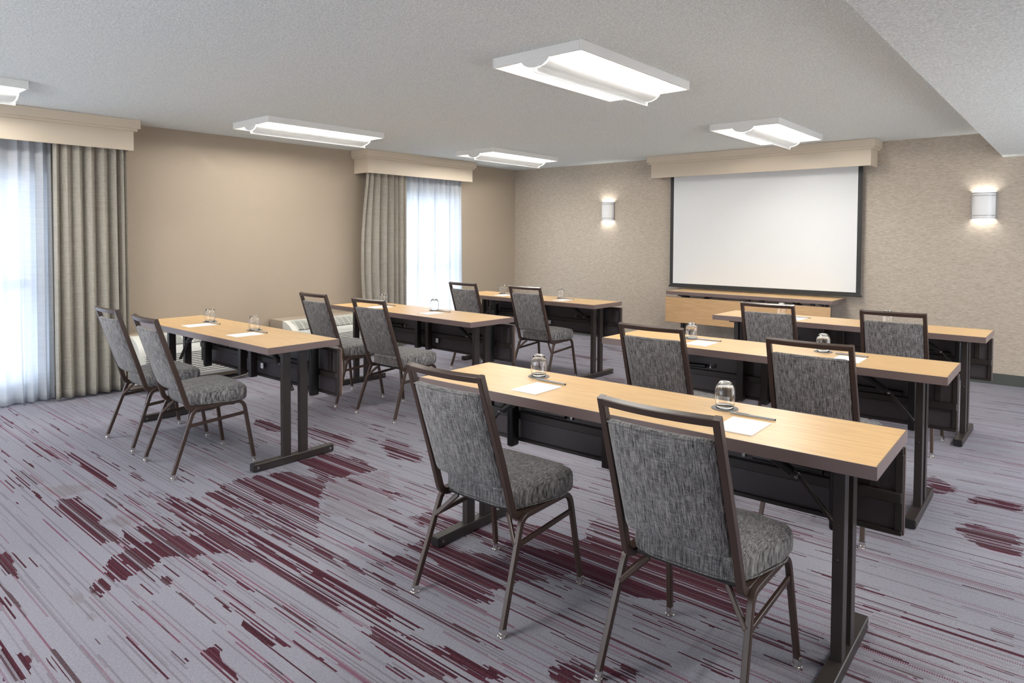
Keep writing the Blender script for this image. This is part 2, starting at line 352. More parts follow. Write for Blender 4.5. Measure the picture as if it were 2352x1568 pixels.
# areas of the carpet pattern, in metres on the floor: (density, outline)
BURG=[(0.97,[(3.74,-6.93),(3.8,-6.93),(3.74,-6.83),(3.69,-6.72),(3.65,-6.65),(3.69,-6.58),(3.83,-6.4),(3.59,-6.38),(3.51,-6.48),(3.48,-6.64),(3.47,-6.75),(3.65,-6.87)]),(0.72,[(3.38,-6.68),(3.25,-6.64),(3.23,-6.56),(3.3,-6.52),(3.51,-6.48),(3.48,-6.64)]),(0.72,[(2.57,-6.75),(2.61,-6.63),(3.12,-6.67),(3.32,-6.68),(3.34,-6.7),(3.31,-6.77)]),(0.68,[(3.1,-6.13),(3.0,-6.03),(3.01,-5.91),(3.44,-6.02),(3.64,-5.84),(3.86,-5.97),(3.99,-6.08),(3.47,-6.13),(3.1,-6.21)]),(0.9,[(3.01,-5.91),(3.09,-5.72),(3.39,-5.63),(3.65,-5.85),(3.45,-6.03)]),(0.9,[(3.01,-5.57),(2.98,-5.39),(3.5,-5.33),(3.4,-5.54),(3.36,-5.61)]),(0.5,[(3.08,-6.25),(3.12,-6.13),(3.97,-6.07),(4.25,-6.09),(4.14,-6.18),(3.67,-6.24)]),(0.6,[(3.43,-6.4),(3.68,-6.32),(4.08,-6.31),(4.5,-6.35),(4.48,-6.37),(4.08,-6.39),(3.84,-6.4)]),(0.42,[(2.74,-6.44),(2.81,-6.35),(3.55,-6.34),(3.51,-6.47),(3.23,-6.47),(2.82,-6.47)]),(0.38,[(4.0,-6.09),(4.5,-6.06),(4.68,-6.21),(4.29,-6.2)]),(0.45,[(1.93,-6.82),(1.83,-6.72),(2.24,-6.72),(2.29,-6.8),(2.16,-6.83),(2.2,-6.88)]),(0.3,[(1.29,-6.68),(1.43,-6.61),(2.23,-6.63),(2.31,-6.69),(1.86,-6.73),(1.76,-6.78)]),(0.8,[(3.04,-7.07),(3.09,-7.05),(3.19,-7.05),(3.38,-7.09),(3.41,-7.11),(3.24,-7.11)]),(0.75,[(3.69,-7.14),(3.81,-7.12),(4.17,-7.12),(4.34,-7.12),(4.29,-7.16),(4.04,-7.14)]),(0.5,[(3.34,-7.14),(3.44,-7.11),(3.76,-7.16),(3.72,-7.18),(3.55,-7.18)]),(0.55,[(3.8,-7.18),(3.92,-7.17),(4.13,-7.19),(4.09,-7.21)]),(0.55,[(3.79,-7.23),(3.93,-7.21),(4.21,-7.23),(4.13,-7.3)]),(0.28,[(2.5,-6.84),(2.59,-6.75),(3.1,-6.82),(3.1,-6.87),(2.85,-6.86)]),(0.4,[(2.59,-6.57),(2.7,-6.54),(2.94,-6.54),(2.95,-6.61),(2.76,-6.61)]),(0.24,[(0.98,-6.62),(1.82,-6.18),(2.75,-5.96),(3.91,-6.03),(4.58,-6.13),(5.04,-6.5),(4.71,-6.79),(3.86,-6.76),(2.5,-6.53),(1.96,-6.83)]),(0.17,[(1.96,-6.83),(2.5,-6.53),(3.86,-6.76),(4.71,-6.79),(4.12,-7.29)]),(0.5,[(3.0,-6.34),(3.09,-6.21),(4.03,-6.11),(4.75,-6.27),(4.83,-6.33),(4.49,-6.37),(3.95,-6.39),(3.6,-6.37)]),(0.3,[(4.05,-5.83),(4.47,-5.31),(5.34,-5.33),(6.0,-5.38),(6.02,-5.46),(4.87,-6.46)]),(0.22,[(4.74,-4.78),(5.94,-4.16),(6.49,-4.3),(6.54,-5.21),(5.81,-5.84),(5.2,-5.51)]),(0.2,[(0.44,-4.16),(3.28,-1.64),(4.92,-4.64),(3.48,-5.96)]),(0.5,[(4.76,-6.32),(5.12,-6.26),(5.41,-6.19),(5.02,-6.52)]),(0.85,[(5.36,-6.13),(5.4,-6.02),(5.57,-5.96),(5.64,-5.99),(5.41,-6.19)]),(0.3,[(4.91,-5.84),(5.2,-5.64),(5.82,-5.58),(5.89,-5.77),(5.58,-5.98),(5.23,-5.96)]),(0.8,[(4.81,-5.09),(5.19,-5.08),(5.68,-5.22),(5.78,-5.47),(5.52,-5.47),(5.22,-5.62),(5.08,-5.57)]),(0.45,[(4.55,-6.15),(4.74,-6.14),(5.12,-6.1),(5.06,-6.19),(4.68,-6.25)]),(0.35,[(5.95,-4.86),(6.51,-4.81),(6.54,-5.21),(6.12,-5.57)]),(0.95,[(1.73,-6.43),(1.81,-6.42),(2.27,-6.42),(2.66,-6.43),(2.68,-6.45),(2.31,-6.47)]),(0.95,[(4.31,-6.63),(4.32,-6.62),(4.58,-6.63),(4.58,-6.64)]),(0.95,[(4.23,-6.48),(4.25,-6.47),(4.61,-6.48),(4.6,-6.49)]),(0.9,[(4.26,-6.53),(4.28,-6.52),(4.74,-6.52),(4.74,-6.54)]),(0.95,[(3.82,-6.7),(3.84,-6.69),(4.24,-6.71),(4.46,-6.71),(4.46,-6.72),(4.21,-6.72)]),(0.9,[(4.41,-6.81),(4.44,-6.81),(4.69,-6.81),(4.67,-6.83)]),(0.95,[(4.4,-6.79),(4.43,-6.78),(4.72,-6.79),(4.7,-6.8)]),(0.75,[(4.12,-5.66),(4.15,-5.56),(4.39,-5.53),(4.33,-5.67),(4.23,-5.69)]),(0.85,[(4.23,-5.58),(4.39,-5.53),(4.59,-5.53),(4.61,-5.58),(4.42,-5.64)]),(0.8,[(4.4,-6.04),(4.39,-5.96),(4.59,-5.91),(4.85,-5.86),(4.91,-5.89),(4.95,-6.02),(4.81,-6.03),(4.6,-6.01)]),(0.85,[(4.38,-5.86),(4.39,-5.76),(4.61,-5.74),(4.85,-5.62),(5.06,-5.55),(5.09,-5.59),(4.94,-5.76),(4.92,-5.89),(4.71,-5.9)]),(0.8,[(4.59,-5.64),(4.61,-5.58),(4.95,-5.47),(5.08,-5.52),(5.08,-5.58),(4.87,-5.65)]),(0.7,[(4.5,-5.44),(4.59,-5.33),(4.87,-5.29),(5.09,-5.3),(5.22,-5.39),(5.08,-5.52),(4.82,-5.45)]),(0.9,[(5.1,-5.54),(5.08,-5.4),(5.18,-5.33),(5.37,-5.41),(5.44,-5.52),(5.3,-5.57)]),(0.75,[(5.19,-5.4),(5.32,-5.3),(5.66,-5.31),(5.77,-5.4),(5.63,-5.43),(5.41,-5.47)]),(0.5,[(4.26,-5.99),(4.34,-5.99),(4.44,-6.07),(4.38,-6.08)]),(0.5,[(4.71,-6.34),(4.8,-6.32),(5.04,-6.31),(4.87,-6.46)]),(0.55,[(4.77,-6.22),(4.8,-6.18),(4.98,-6.17),(4.99,-6.2)]),(0.45,[(4.88,-5.38),(4.95,-5.32),(5.11,-5.33),(5.1,-5.41)]),(0.85,[(5.96,-3.35),(6.0,-3.28),(6.06,-3.32),(6.14,-3.43),(6.06,-3.48),(5.98,-3.48)]),(0.8,[(5.99,-3.51),(6.06,-3.48),(6.14,-3.43),(6.13,-3.51),(6.02,-3.65)]),(0.88,[(6.18,-3.62),(6.23,-3.49),(6.44,-3.46),(6.45,-3.59),(6.31,-3.61)]),(0.82,[(6.18,-4.04),(6.25,-3.9),(6.47,-3.95),(6.48,-4.2),(6.32,-4.19),(6.25,-4.12)]),(0.4,[(6.14,-3.38),(6.24,-3.4),(6.44,-3.43),(6.33,-3.49)]),(0.35,[(6.36,-4.25),(6.48,-4.26),(6.49,-4.32),(6.4,-4.31)]),(0.8,[(1.99,-5.33),(1.92,-5.23),(2.2,-5.21),(2.47,-5.28),(2.25,-5.35)]),(0.6,[(2.25,-5.16),(2.45,-5.09),(2.88,-5.07),(3.07,-5.22),(2.68,-5.24)]),(0.5,[(2.92,-5.34),(3.3,-5.26),(3.6,-5.49),(3.28,-5.42)]),(0.55,[(3.0,-4.91),(3.29,-4.93),(3.49,-4.97),(3.59,-5.12),(3.32,-5.16)]),(0.35,[(2.42,-5.33),(2.76,-5.17),(3.19,-5.11),(3.02,-5.3)]),(0.35,[(1.72,-4.62),(2.26,-4.62),(2.87,-4.72),(2.59,-4.86),(2.2,-4.86)]),(0.55,[(3.88,-5.61),(3.91,-5.58),(4.01,-5.6),(3.95,-5.65)]),(0.3,[(4.74,-4.78),(5.05,-4.76),(5.36,-4.56),(5.7,-4.53),(5.73,-4.61),(5.44,-4.76),(4.91,-5.06)]),(0.55,[(2.0,-1.41),(2.06,-1.3),(2.59,-1.31),(2.56,-1.59)]),(0.45,[(1.9,-0.58),(2.32,-0.69),(2.92,-1.01),(2.72,-1.19)]),(0.6,[(3.07,-2.24),(3.24,-2.14),(3.36,-2.32),(3.21,-2.41)])]
TAUP=[(0.8,[(3.36,-5.61),(3.46,-5.46),(3.51,-5.25),(4.08,-5.71),(4.04,-5.84),(3.76,-5.94),(3.65,-5.83)]),(0.9,[(3.02,-6.67),(3.03,-6.49),(3.21,-6.5),(3.22,-6.63),(3.14,-6.66)]),(0.9,[(2.25,-6.76),(2.36,-6.63),(2.47,-6.52),(2.56,-6.51),(2.6,-6.71),(2.4,-6.74)]),(0.9,[(3.67,-7.02),(3.72,-6.93),(3.82,-6.95),(3.79,-7.02)]),(0.7,[(3.84,-7.06),(3.82,-7.02),(3.91,-7.03),(3.9,-7.07)]),(0.9,[(3.88,-7.01),(3.91,-6.95),(3.96,-6.96),(3.94,-7.0)]),(0.5,[(3.9,-5.71),(4.01,-5.42),(4.09,-5.62),(4.05,-5.83)]),(0.7,[(5.9,-5.23),(6.07,-5.12),(6.25,-5.12),(6.53,-5.02),(6.54,-5.21),(6.08,-5.61)]),(0.6,[(1.87,-5.27),(1.81,-4.68),(2.54,-4.68),(2.87,-4.93),(2.33,-5.15)]),(0.5,[(1.57,-4.53),(2.3,-4.25),(2.8,-4.57),(2.24,-4.82)]),(0.5,[(4.92,-5.89),(5.01,-5.7),(5.13,-5.52),(5.45,-5.53),(5.72,-5.47),(5.95,-5.53),(5.36,-6.03)]),(0.4,[(1.8,-6.59),(1.71,-6.28),(2.54,-6.32),(2.7,-6.45),(2.47,-6.52),(2.24,-6.62)]),(0.45,[(5.87,-3.79),(6.01,-3.67),(6.22,-3.92),(6.08,-4.04)]),(0.5,[(5.86,-1.44),(6.33,-1.39),(6.36,-2.05),(5.99,-2.02)])]

# ---------------------------------------------------------------- setting
H = 2.39; RX, RY = 8.6, -9.8; SZ, SX = 2.1545, 6.03
# floor with the woven pattern's areas as density attributes
nx, ny = 288, 328
bm = B_(); gx = [RX*i/nx for i in range(nx+1)]; gy = [RY*j/ny for j in range(ny+1)]
vs = [[bm.verts.new((x, y, 0)) for x in gx] for y in gy]
for j in range(ny):
    for i in range(nx): bm.faces.new((vs[j][i], vs[j][i+1], vs[j+1][i+1], vs[j+1][i]))
floor = struct('floor', bm, M['carpet'])
XX, YY = np.meshgrid(np.array(gx), np.array(gy))
def inside(P):
    r = np.zeros(XX.shape, bool); n = len(P)
    for i in range(n):
        (x1, y1), (x2, y2) = P[i], P[(i+1) % n]
        if y1 == y2: continue
        c = ((YY > y1) != (YY > y2)) & (XX < (x2-x1)*(YY-y1)/(y2-y1)+x1); r ^= c
    return r
def field(L):
    f = np.zeros(XX.shape)
    for d, P in L: f = np.maximum(f, inside(P)*d)
    g = f.copy(); g[:, 1:-1] = (f[:, :-2]+2*f[:, 1:-1]+f[:, 2:])/4
    return g
fb, ft = field(BURG), field(TAUP)
# the pattern repeats over the parts of the floor behind the first rows
for nm, f in (('burg', fb), ('taup', ft)):
    a = floor.data.attributes.new(nm, 'FLOAT', 'POINT'); a.data.foreach_set('value', f.ravel().astype(np.float32))
# ceiling and the lowered soffit on the right
bm = B_(); box(bm, 0, SX, RY, 0, H, H+.12); struct('ceiling', bm, M['ceil'])
bm = B_(); box(bm, SX, RX, RY, 0, SZ, H+.12); struct('trim_1', bm, M['ceil'])
# walls
W1 = (-7.6, -6.12, .08, 1.865); W2 = (-2.36, -1.17, .08, 1.89)
bm = B_(); T_ = .2
ys = [RY-.2, W1[0], W1[1], W2[0], W2[1], .2]
for a, b in ((ys[0], ys[1]), (ys[2], ys[3]), (ys[4], ys[5])): box(bm, -T_, 0, a, b, -.05, H+.12)
for y0, y1, z0, z1 in (W1, W2): box(bm, -T_, 0, y0, y1, -.05, z0); box(bm, -T_, 0, y0, y1, z1, H+.12)
struct('wall_left', bm, M['wall'])
bm = B_(); box(bm, -.0, RX+.2, 0, .2, -.05, H+.12); struct('wall_back', bm, M['paperw'])
# right-hand and rear walls, unseen, each with a made-up window for fill light
bm = B_()
for a, b_, c_, d_ in ((RY-.2, -4.6, -.05, H+.12), (-.7, 0, -.05, H+.12), (-4.6, -.7, -.05, .15), (-4.6, -.7, 2.02, H+.12)): box(bm, RX, RX+.2, a, b_, c_, d_)
struct('wall_right', bm, M['wall'])
bm = B_()
for a, b_, c_, d_ in ((0, .8, -.05, H+.12), (5.2, RX, -.05, H+.12), (.8, 5.2, -.05, .15), (.8, 5.2, 2.02, H+.12)): box(bm, a, b_, RY-.2, RY, c_, d_)
struct('wall_rear', bm, M['wall'])
for nm_, L_, loc_, rz_ in (('window_3', 4.4, (.8, RY-.1, 0), 0), ('window_4', 3.9, (RX+.1, -4.6, 0), PI/2)):  # frames of the two made-up windows around the fill lights
    root = bpy.data.objects.new(nm_, None); C.objects.link(root); root['kind'] = 'structure'; root.location = loc_; root.rotation_euler = (0, 0, rz_)
    bm = B_(); box(bm, 0, L_, -.03, .03, .15, .21); box(bm, 0, L_, -.03, .03, 1.96, 2.02)
    for i in range(6): x_ = i*(L_-.06)/5; box(bm, x_, x_+.06, -.03, .03, .21, 1.96)
    obj('window_frame', bm, M['frame'], root)
bm = B_(); box(bm, 0, RX, -.014, 0, 0, .105, .004); struct('baseboard_back', bm, M['base'])
bm = B_(); box(bm, 0, .014, RY, -6.1, 0, .105, .004); box(bm, 0, .014, -6.05, -.014, 0, .105, .004)
struct('baseboard_left', bm, M['base'])
for k, (y0, y1, z0, z1) in enumerate((W1, W2)):
    root = bpy.data.objects.new('window_%d' % (k+1), None); C.objects.link(root); root['kind'] = 'structure'
    bm = B_(); f = .05
    x0, x1 = -.13, -.07
    box(bm, x0, x1, y0, y0+f, z0, z1); box(bm, x0, x1, y1-f, y1, z0, z1); box(bm, x0, x1, y0+f, y1-f, z0, z0+f); box(bm, x0, x1, y0+f, y1-f, z1-f*.6, z1)
    box(bm, x0, x1, y0+f, y1-f, .93, 1.01)
    ym = y1-.38 if k == 0 else None
    if ym: box(bm, x0, x1, ym-.03, ym+.03, z0+f, z1-f*.6)
    obj('window_frame', bm, M['frame'], root)
    bm = B_(); box(bm, -.102, -.098, y0+f, y1-f, z0+f, z1-f*.6); obj('pane', bm, M['pane'], root)

# ---------------------------------------------------------------- pelmets (boxed valances)
def pelmet(name, label, L, DC, DF, ends, loc, rz):
    """runs along local x from 0 to L, projects to -y"""
    t = thing(name, label, 'pelmet', loc, rz); e0, e1 = ends
    def shell(bm, a, b, d, z0, z1, th=.02):
        box(bm, a, b, -d, -d+th, z0, z1)
        if e0: box(bm, a, a+th, -d+th, -.001, z0, z1)
        if e1: box(bm, b-th, b, -d+th, -.001, z0, z1)
    q0 = .045 if e0 else 0; q1 = .045 if e1 else 0
    bm = B_(); shell(bm, 0, L, DC, 2.312, 2.388); obj('crown', bm, M['pelmet'], t)
    bm = B_(); shell(bm, q0*.4, L-q1*.4, DC-.018, 2.29, 2.312, .03); obj('bead', bm, M['pelmet'], t)
    bm = B_(); shell(bm, q0, L-q1, DF, 2.122, 2.29); obj('frieze', bm, M['pelmet'], t)
    return t
pelmet('window_pelmet', 'beige boxed pelmet over the window at the left edge of the photo', 2.4, .30, .265, (1, 1), (0, -7.83, 0), PI/2)
pelmet('window_pelmet', 'beige boxed pelmet over the window nearer the corner of the room', 1.835, .30, .265, (1, 1), (0, -3.0, 0), PI/2)
pelmet('screen_pelmet', 'beige boxed pelmet above the white projection screen', 2.58, .32, .28, (1, 1), (2.43, 0, 0), 0)

# ---------------------------------------------------------------- curtains
def cloth(name, m, y0, y1, z0, z1, x, amp, folds, seed, label, cat, flare=.0, bulge=0., hem=True, group=None, thick=.0015):
    """hanging pleated cloth along y; soft irregular folds that open towards the floor"""
    rnd = random.Random(seed); bm = B_(); nu = folds*14; nv = 40
    ph = [0]
    wts = [rnd.uniform(.6, 1.4) for _ in range(folds)]; tot = sum(wts); cum = [0]
    for q in wts: cum.append(cum[-1]+q/tot)
    am = [rnd.uniform(.6, 1.15) for _ in range(folds+1)]; dr = [rnd.uniform(-1, 1) for _ in range(folds+1)]
    def P(u, v):   # u 0..1 along, v 0 top..1 bottom
        i = max(k for k in range(folds) if cum[k] <= u+1e-9) if u < 1 else folds-1
        t = (u-cum[i])/(cum[i+1]-cum[i])
        a_ = am[i]*(1-t)+am[i+1]*t
        s = math.sin(2*PI*t); s2 = math.copysign(abs(s)**.75, s)
        xx = x + amp*a_*s2*(.75+.35*v)
        d = dr[i]*(1-t)+dr[i+1]*t
        y = y0+(y1-y0)*u + d*.018*max(0, v-.08)**1.3*(0 if u in (0, 1) else 1) + flare*v*(u-.5)*(y1-y0)
        y += .45*amp*a_*math.sin(4*PI*t)*.5
        if bulge: y += -bulge*math.sin(PI*max(0, min(1, v*1.15-.08)))*(1-u)**3
        return Vector((xx, y, z1+(z0-z1)*v))
    g = [[bm.verts.new(P(i/nu, j/nv)) for i in range(nu+1)] for j in range(nv+1)]
    for j in range(nv):
        for i in range(nu): bm.faces.new((g[j][i], g[j][i+1], g[j+1][i+1], g[j+1][i]))
    o = obj(name, bm, m, smooth=True); md = o.modifiers.new('thickness', 'SOLIDIFY'); md.thickness = thick; md.offset = 0
    return tag(o, label, cat, group)
cloth('sheer_curtain', M['sheer'], -7.6, -6.05, .015, 2.2, .088, .033, 14, 5, 'white sheer curtain over the window at the left edge of the photo', 'curtain')
cloth('drape', M['drape'], -6.06, -5.505, .02, 2.2, .178, .044, 7, 3, 'grey-brown drape hanging at the left side of the photo behind the chairs', 'curtain', flare=.03)
cloth('sheer_curtain', M['sheer'], -2.42, -1.25, .02, 2.2, .088, .033, 13, 9, 'white sheer curtain over the window nearer the room corner', 'curtain', flare=.05)
cloth('drape', M['drape'], -2.905, -2.29, .02, 2.2, .165, .042, 7, 14, 'grey-brown drape beside the window nearer the room corner', 'curtain', bulge=.08)

# ---------------------------------------------------------------- wall air conditioners
def ptac(label, y0, L=1.08):
    t = thing('wall_air_conditioner', label, 'air conditioner', (0, y0, 0), 0, 'air conditioners under the left wall')
    bm = B_(); box(bm, .015, .27, 0, L, .02, .495, .004); obj('wall_sleeve', bm, M['wall'], t)
    # cover: profile extruded along y
    prof = [(.27, .055), (.44, .09), (.468, .12), (.47, .355), (.462, .392), (.44, .424), (.40, .452), (.35, .474), (.30, .488), (.27, .492)]
    bm = B_(); A = [bm.verts.new((x, .0, z)) for x, z in prof]; Bv = [bm.verts.new((x, L, z)) for x, z in prof]; n = len(prof)
    for i in range(n): bm.faces.new((A[i], A[(i+1) % n], Bv[(i+1) % n], Bv[i]))
    bm.faces.new(A[::-1]); bm.faces.new(Bv)
    obj('cover', bm, M['ptac'], t, smooth=True, angle=25)
    # top grille (dark well + fine bars + dividers), on the curve
    def arc(s): # s 0..1 from back to front on the curved shoulder
        P = [(.31, .488), (.35, .476), (.40, .455), (.435, .43), (.455, .402)]
        k = min(int(s*4), 3); f = s*4-k; a, b = P[k], P[k+1]; return (a[0]+(b[0]-a[0])*f, a[1]+(b[1]-a[1])*f)
    bm = B_(); N = 12; 
    ya, yb = .07, L-.07
    S = [arc(i/N) for i in range(N+1)]
    R = [[bm.verts.new((x+.003, y, z+.004)) for x, z in S] for y in (ya, yb)]
    for i in range(N): bm.faces.new((R[0][i], R[0][i+1], R[1][i+1], R[1][i]))
    obj('grille_well', bm, M['slot'], t, smooth=True)
    bm = B_()
    for i in range(0, 11):
        x, z = arc((i+.2)/11); box(bm, x+.001, x+.0075, ya, yb, z+.002, z+.0085)
    y = ya
    while y <= yb+.001:
        tube(bm, [(x+.004, y, z+.006) for x, z in S], .006, .006, side=Vector((0, 1, 0)), rnd=0); y += (yb-ya)/12
    obj('top_grille', bm, M['ptac'], t)
    bm = B_(); box(bm, .4695, .4725, .05, L-.05, .125, .335); obj('louver_backing', bm, M['slot'], t)
    bm = B_(); z = .127
    while z < .335: box(bm, .468, .479, .05, L-.05, z, z+.0095, .001, 1); z += .0165
    box(bm, .468, .4785, .03, .05, .12, .34); box(bm, .468, .4785, L-.05, L-.03, .12, .34)
    obj('front_louver', bm, M['ptac'], t)
    return t
ptac('ivory wall air conditioner behind the front-left table beside the drape', -5.53)
ptac('ivory wall air conditioner behind the pair of chairs in the middle left row', -4.06, 1.0)
# white cable on the floor from the first unit
bm = B_(); pts = []
for i in range(41):
    u = i/40; pts.append((.40-.26*u+.05*math.sin(u*5), -4.85+.75*u, .005+ (.0 if u > .05 else .06*(1-u/.05))))
tube(bm, pts, .009, round_=True, nseg=8); tag(obj('power_cable', bm, M['cord'], smooth=True), 'white power cable lying on the carpet under the front-left table', 'cable')

# ---------------------------------------------------------------- projection screen
t = thing('projection_screen', 'white pull-down projection screen with black border on the back wall', 'screen', (3.742, -.07, 0))
hw = 1.105
bm = B_(); box(bm, -hw+.045, hw-.045, -.0015, .0015, .808, 2.26); obj('screen_fabric', bm, M['vinyl'], t)
bm = B_()
for a, b in ((-hw, -hw+.045), (hw-.045, hw)): box(bm, a, b, -.0015, .0015, .808, 2.26)
box(bm, -hw, hw, -.0015, .0015, .775, .808); obj('black_border', bm, M['black'], t)
bm = B_(); box(bm, -hw-.012, hw+.012, -.012, .012, .762, .782, .005); obj('weight_bar', bm, M['black'], t)
bm = B_(); box(bm, -hw-.06, hw+.06, -.05, .05, 2.25, 2.35, .01); obj('roller_housing', bm, M['white'], t)

# ---------------------------------------------------------------- wall sconces
def sconce():
    t = thing('wall_sconce', '', 'wall light', (0, 0, 0), 0, 'sconces on the back wall')
    R, D, h = .094, .085, .125
    def half(bm, r, z0, z1, th):
        N = 20; A = []
        for q, zz in ((r, z0), (r, z1), (r-th, z1), (r-th, z0)):
            A.append([bm.verts.new((q*math.sin(-PI/2+PI*i/N), -(q-R+D)*max(0, math.cos(-PI/2+PI*i/N)), zz)) for i in range(N+1)])
        for a, b in zip(A, A[1:]+A[:1]):
            for i in range(N): bm.faces.new((a[i], a[i+1], b[i+1], b[i]))
        bm.faces.new([a[0] for a in A]); bm.faces.new([a[-1] for a in A])
    bm = B_(); half(bm, R, -h, h, .004); obj('shade', bm, M['opal'], t, smooth=True, angle=40)
    for z in (-h, h-.006, h-.034, -h+.028):
        bm = B_(); half(bm, R+.003, z, z+.005, .006); obj('metal_band', bm, M['steel'], t, smooth=True, angle=40)
    bm = B_()
    for s in (-1, 1): box(bm, s*(R+.002)-.004, s*(R+.002)+.004, -.012, 0, -h, h)
    box(bm, -.05, .05, -.012, 0, -.06, .06, .003); obj('back_plate', bm, M['steel'], t)
    bm = B_()
    for s in (-1, 1): lathe(bm, [(.004, -.06), (.018, -.055), (.018, .055), (.004, .06)], 16, loc=(s*.03, -.04, 0))
    obj('bulb', bm, M['lamp'], t, smooth=True)
    return t
sc = sconce()
place(sc, True, 'white half-round wall sconce between the room corner and the screen', (1.67, 0, 1.733), 0)
place(sc, False, 'white half-round wall sconce near the right edge of the photo', (5.893, 0, 1.70), 0)

# ---------------------------------------------------------------- ceiling lights (surface troffers with a perforated basket)
def fixture():
    t = thing('ceiling_light', '', 'ceiling light', (0, 0, 0), 0, 'rectangular ceiling lights')
    X, Y, D = .305, .61, .055
    bm = B_(); w_ = .012
    # outer tray rim
    for x0, x1, y0, y1 in ((-X, -X+w_, -Y, Y), (X-w_, X, -Y, Y), (-X+w_, X-w_, -Y, -Y+w_), (-X+w_, X-w_, Y-w_, Y)): box(bm, x0, x1, y0, y1, -D, 0, .002, 1)
    obj('housing', bm, M['white'], t)
    # curved reflector between the rim and the spine
    bm = B_(); N = 14
    for s in (-1, 1):
        P = []
        for i in range(N+1):
            u = i/N; x = s*(X-w_-u*(X-w_-.02)); z = -D*(1-math.sin(u*PI*.62)/1)*1.0
            P.append((x, min(z, -.004)))
        A = [bm.verts.new((x, -Y+w_, z)) for x, z in P]; Bv = [bm.verts.new((x, Y-w_, z)) for x, z in P]
        for i in range(N): bm.faces.new((A[i], A[i+1], Bv[i+1], Bv[i]))
    box(bm, -.022, .022, -Y+w_, Y-w_, -.008, -.003)
    obj('reflector', bm, M['white'], t, smooth=True, angle=40)
    # basket
    R = .098; cz = -D+.028
    def prof(a): return (R*math.sin(a), cz-.058*math.cos(a)*1.0-.012)
    bm = B_(); N = 18; A_ = [prof(-PI/2+PI*i/N) for i in range(N+1)]
    L1 = [bm.verts.new((x, -Y+w_+.001, z)) for x, z in A_]; L2 = [bm.verts.new((x, Y-w_-.001, z)) for x, z in A_]
    for i in range(N): bm.faces.new((L1[i], L1[i+1], L2[i+1], L2[i]))
    obj('basket', bm, M['perf'], t, smooth=True)
    for y in (-Y+.003, Y-.003): # the two end plates of the basket
        bm = B_(); V = [bm.verts.new((x, y-.002, z)) for x, z in A_]+[]; W = [bm.verts.new((x, y+.002, z)) for x, z in A_]
        bm.faces.new(V); bm.faces.new(W[::-1])
        for i in range(N): bm.faces.new((V[i], V[i+1], W[i+1], W[i]))
        obj('end_plate', bm, M['white'], t)
    zb = prof(0)[1]
    bm = B_(); box(bm, -.0015, .0015, -Y+.002, Y-.002, zb-.024, zb+.001); box(bm, -.004, .004, -Y+.002, Y-.002, zb-.0265, zb-.024); obj('fin', bm, M['white'], t)
    for s in (-1, 1):
        bm = B_(); tube(bm, [(s*.045, -Y+.05, -.036), (s*.045, Y-.05, -.036)], .026, round_=True, nseg=12); obj('tube', bm, M['tube'], t, smooth=True)
    l = bpy.data.lights.new('lamp_tray', 'AREA'); l.shape = 'RECTANGLE'; l.size = .5; l.size_y = 1.14; l.energy = TROFFER; l.color = TUBE_COL[:3]
    lo = bpy.data.objects.new('lamp_tray', l); C.objects.link(lo); lo.parent = t; lo.location = (0, 0, -.018)
    return t
FX = fixture()
for k, (x, y, lb) in enumerate([(4.365, -4.365, 'largest rectangular ceiling light, lit, over the front of the room'),
        (4.365, -1.49, 'lit rectangular ceiling light just in front of the screen pelmet'),
        (1.10, -4.235, 'lit rectangular ceiling light near the left wall between the two window pelmets'),
        (1.24, -1.585, 'lit rectangular ceiling light nearest the room corner, right of the window pelmet'),
        (1.03, -7.11, 'lit rectangular ceiling light cut off by the left edge of the photo'),
        (4.365, -7.26, 'lit rectangular ceiling light behind the front row, just out of the photo')]):
    place(FX, k == 0, lb, (x, y, H), 0)
for x, y, lb in ((7.35, -2.7, 'added unseen fill light under the lowered soffit, beside the far tables, right of the photo'), (7.35, -5.5, 'added unseen fill light under the lowered soffit, beside the near table, right of the photo')):  # unseen lights added to brighten the right-hand tables
    place(FX, False, lb, (x, y, SZ), 0)

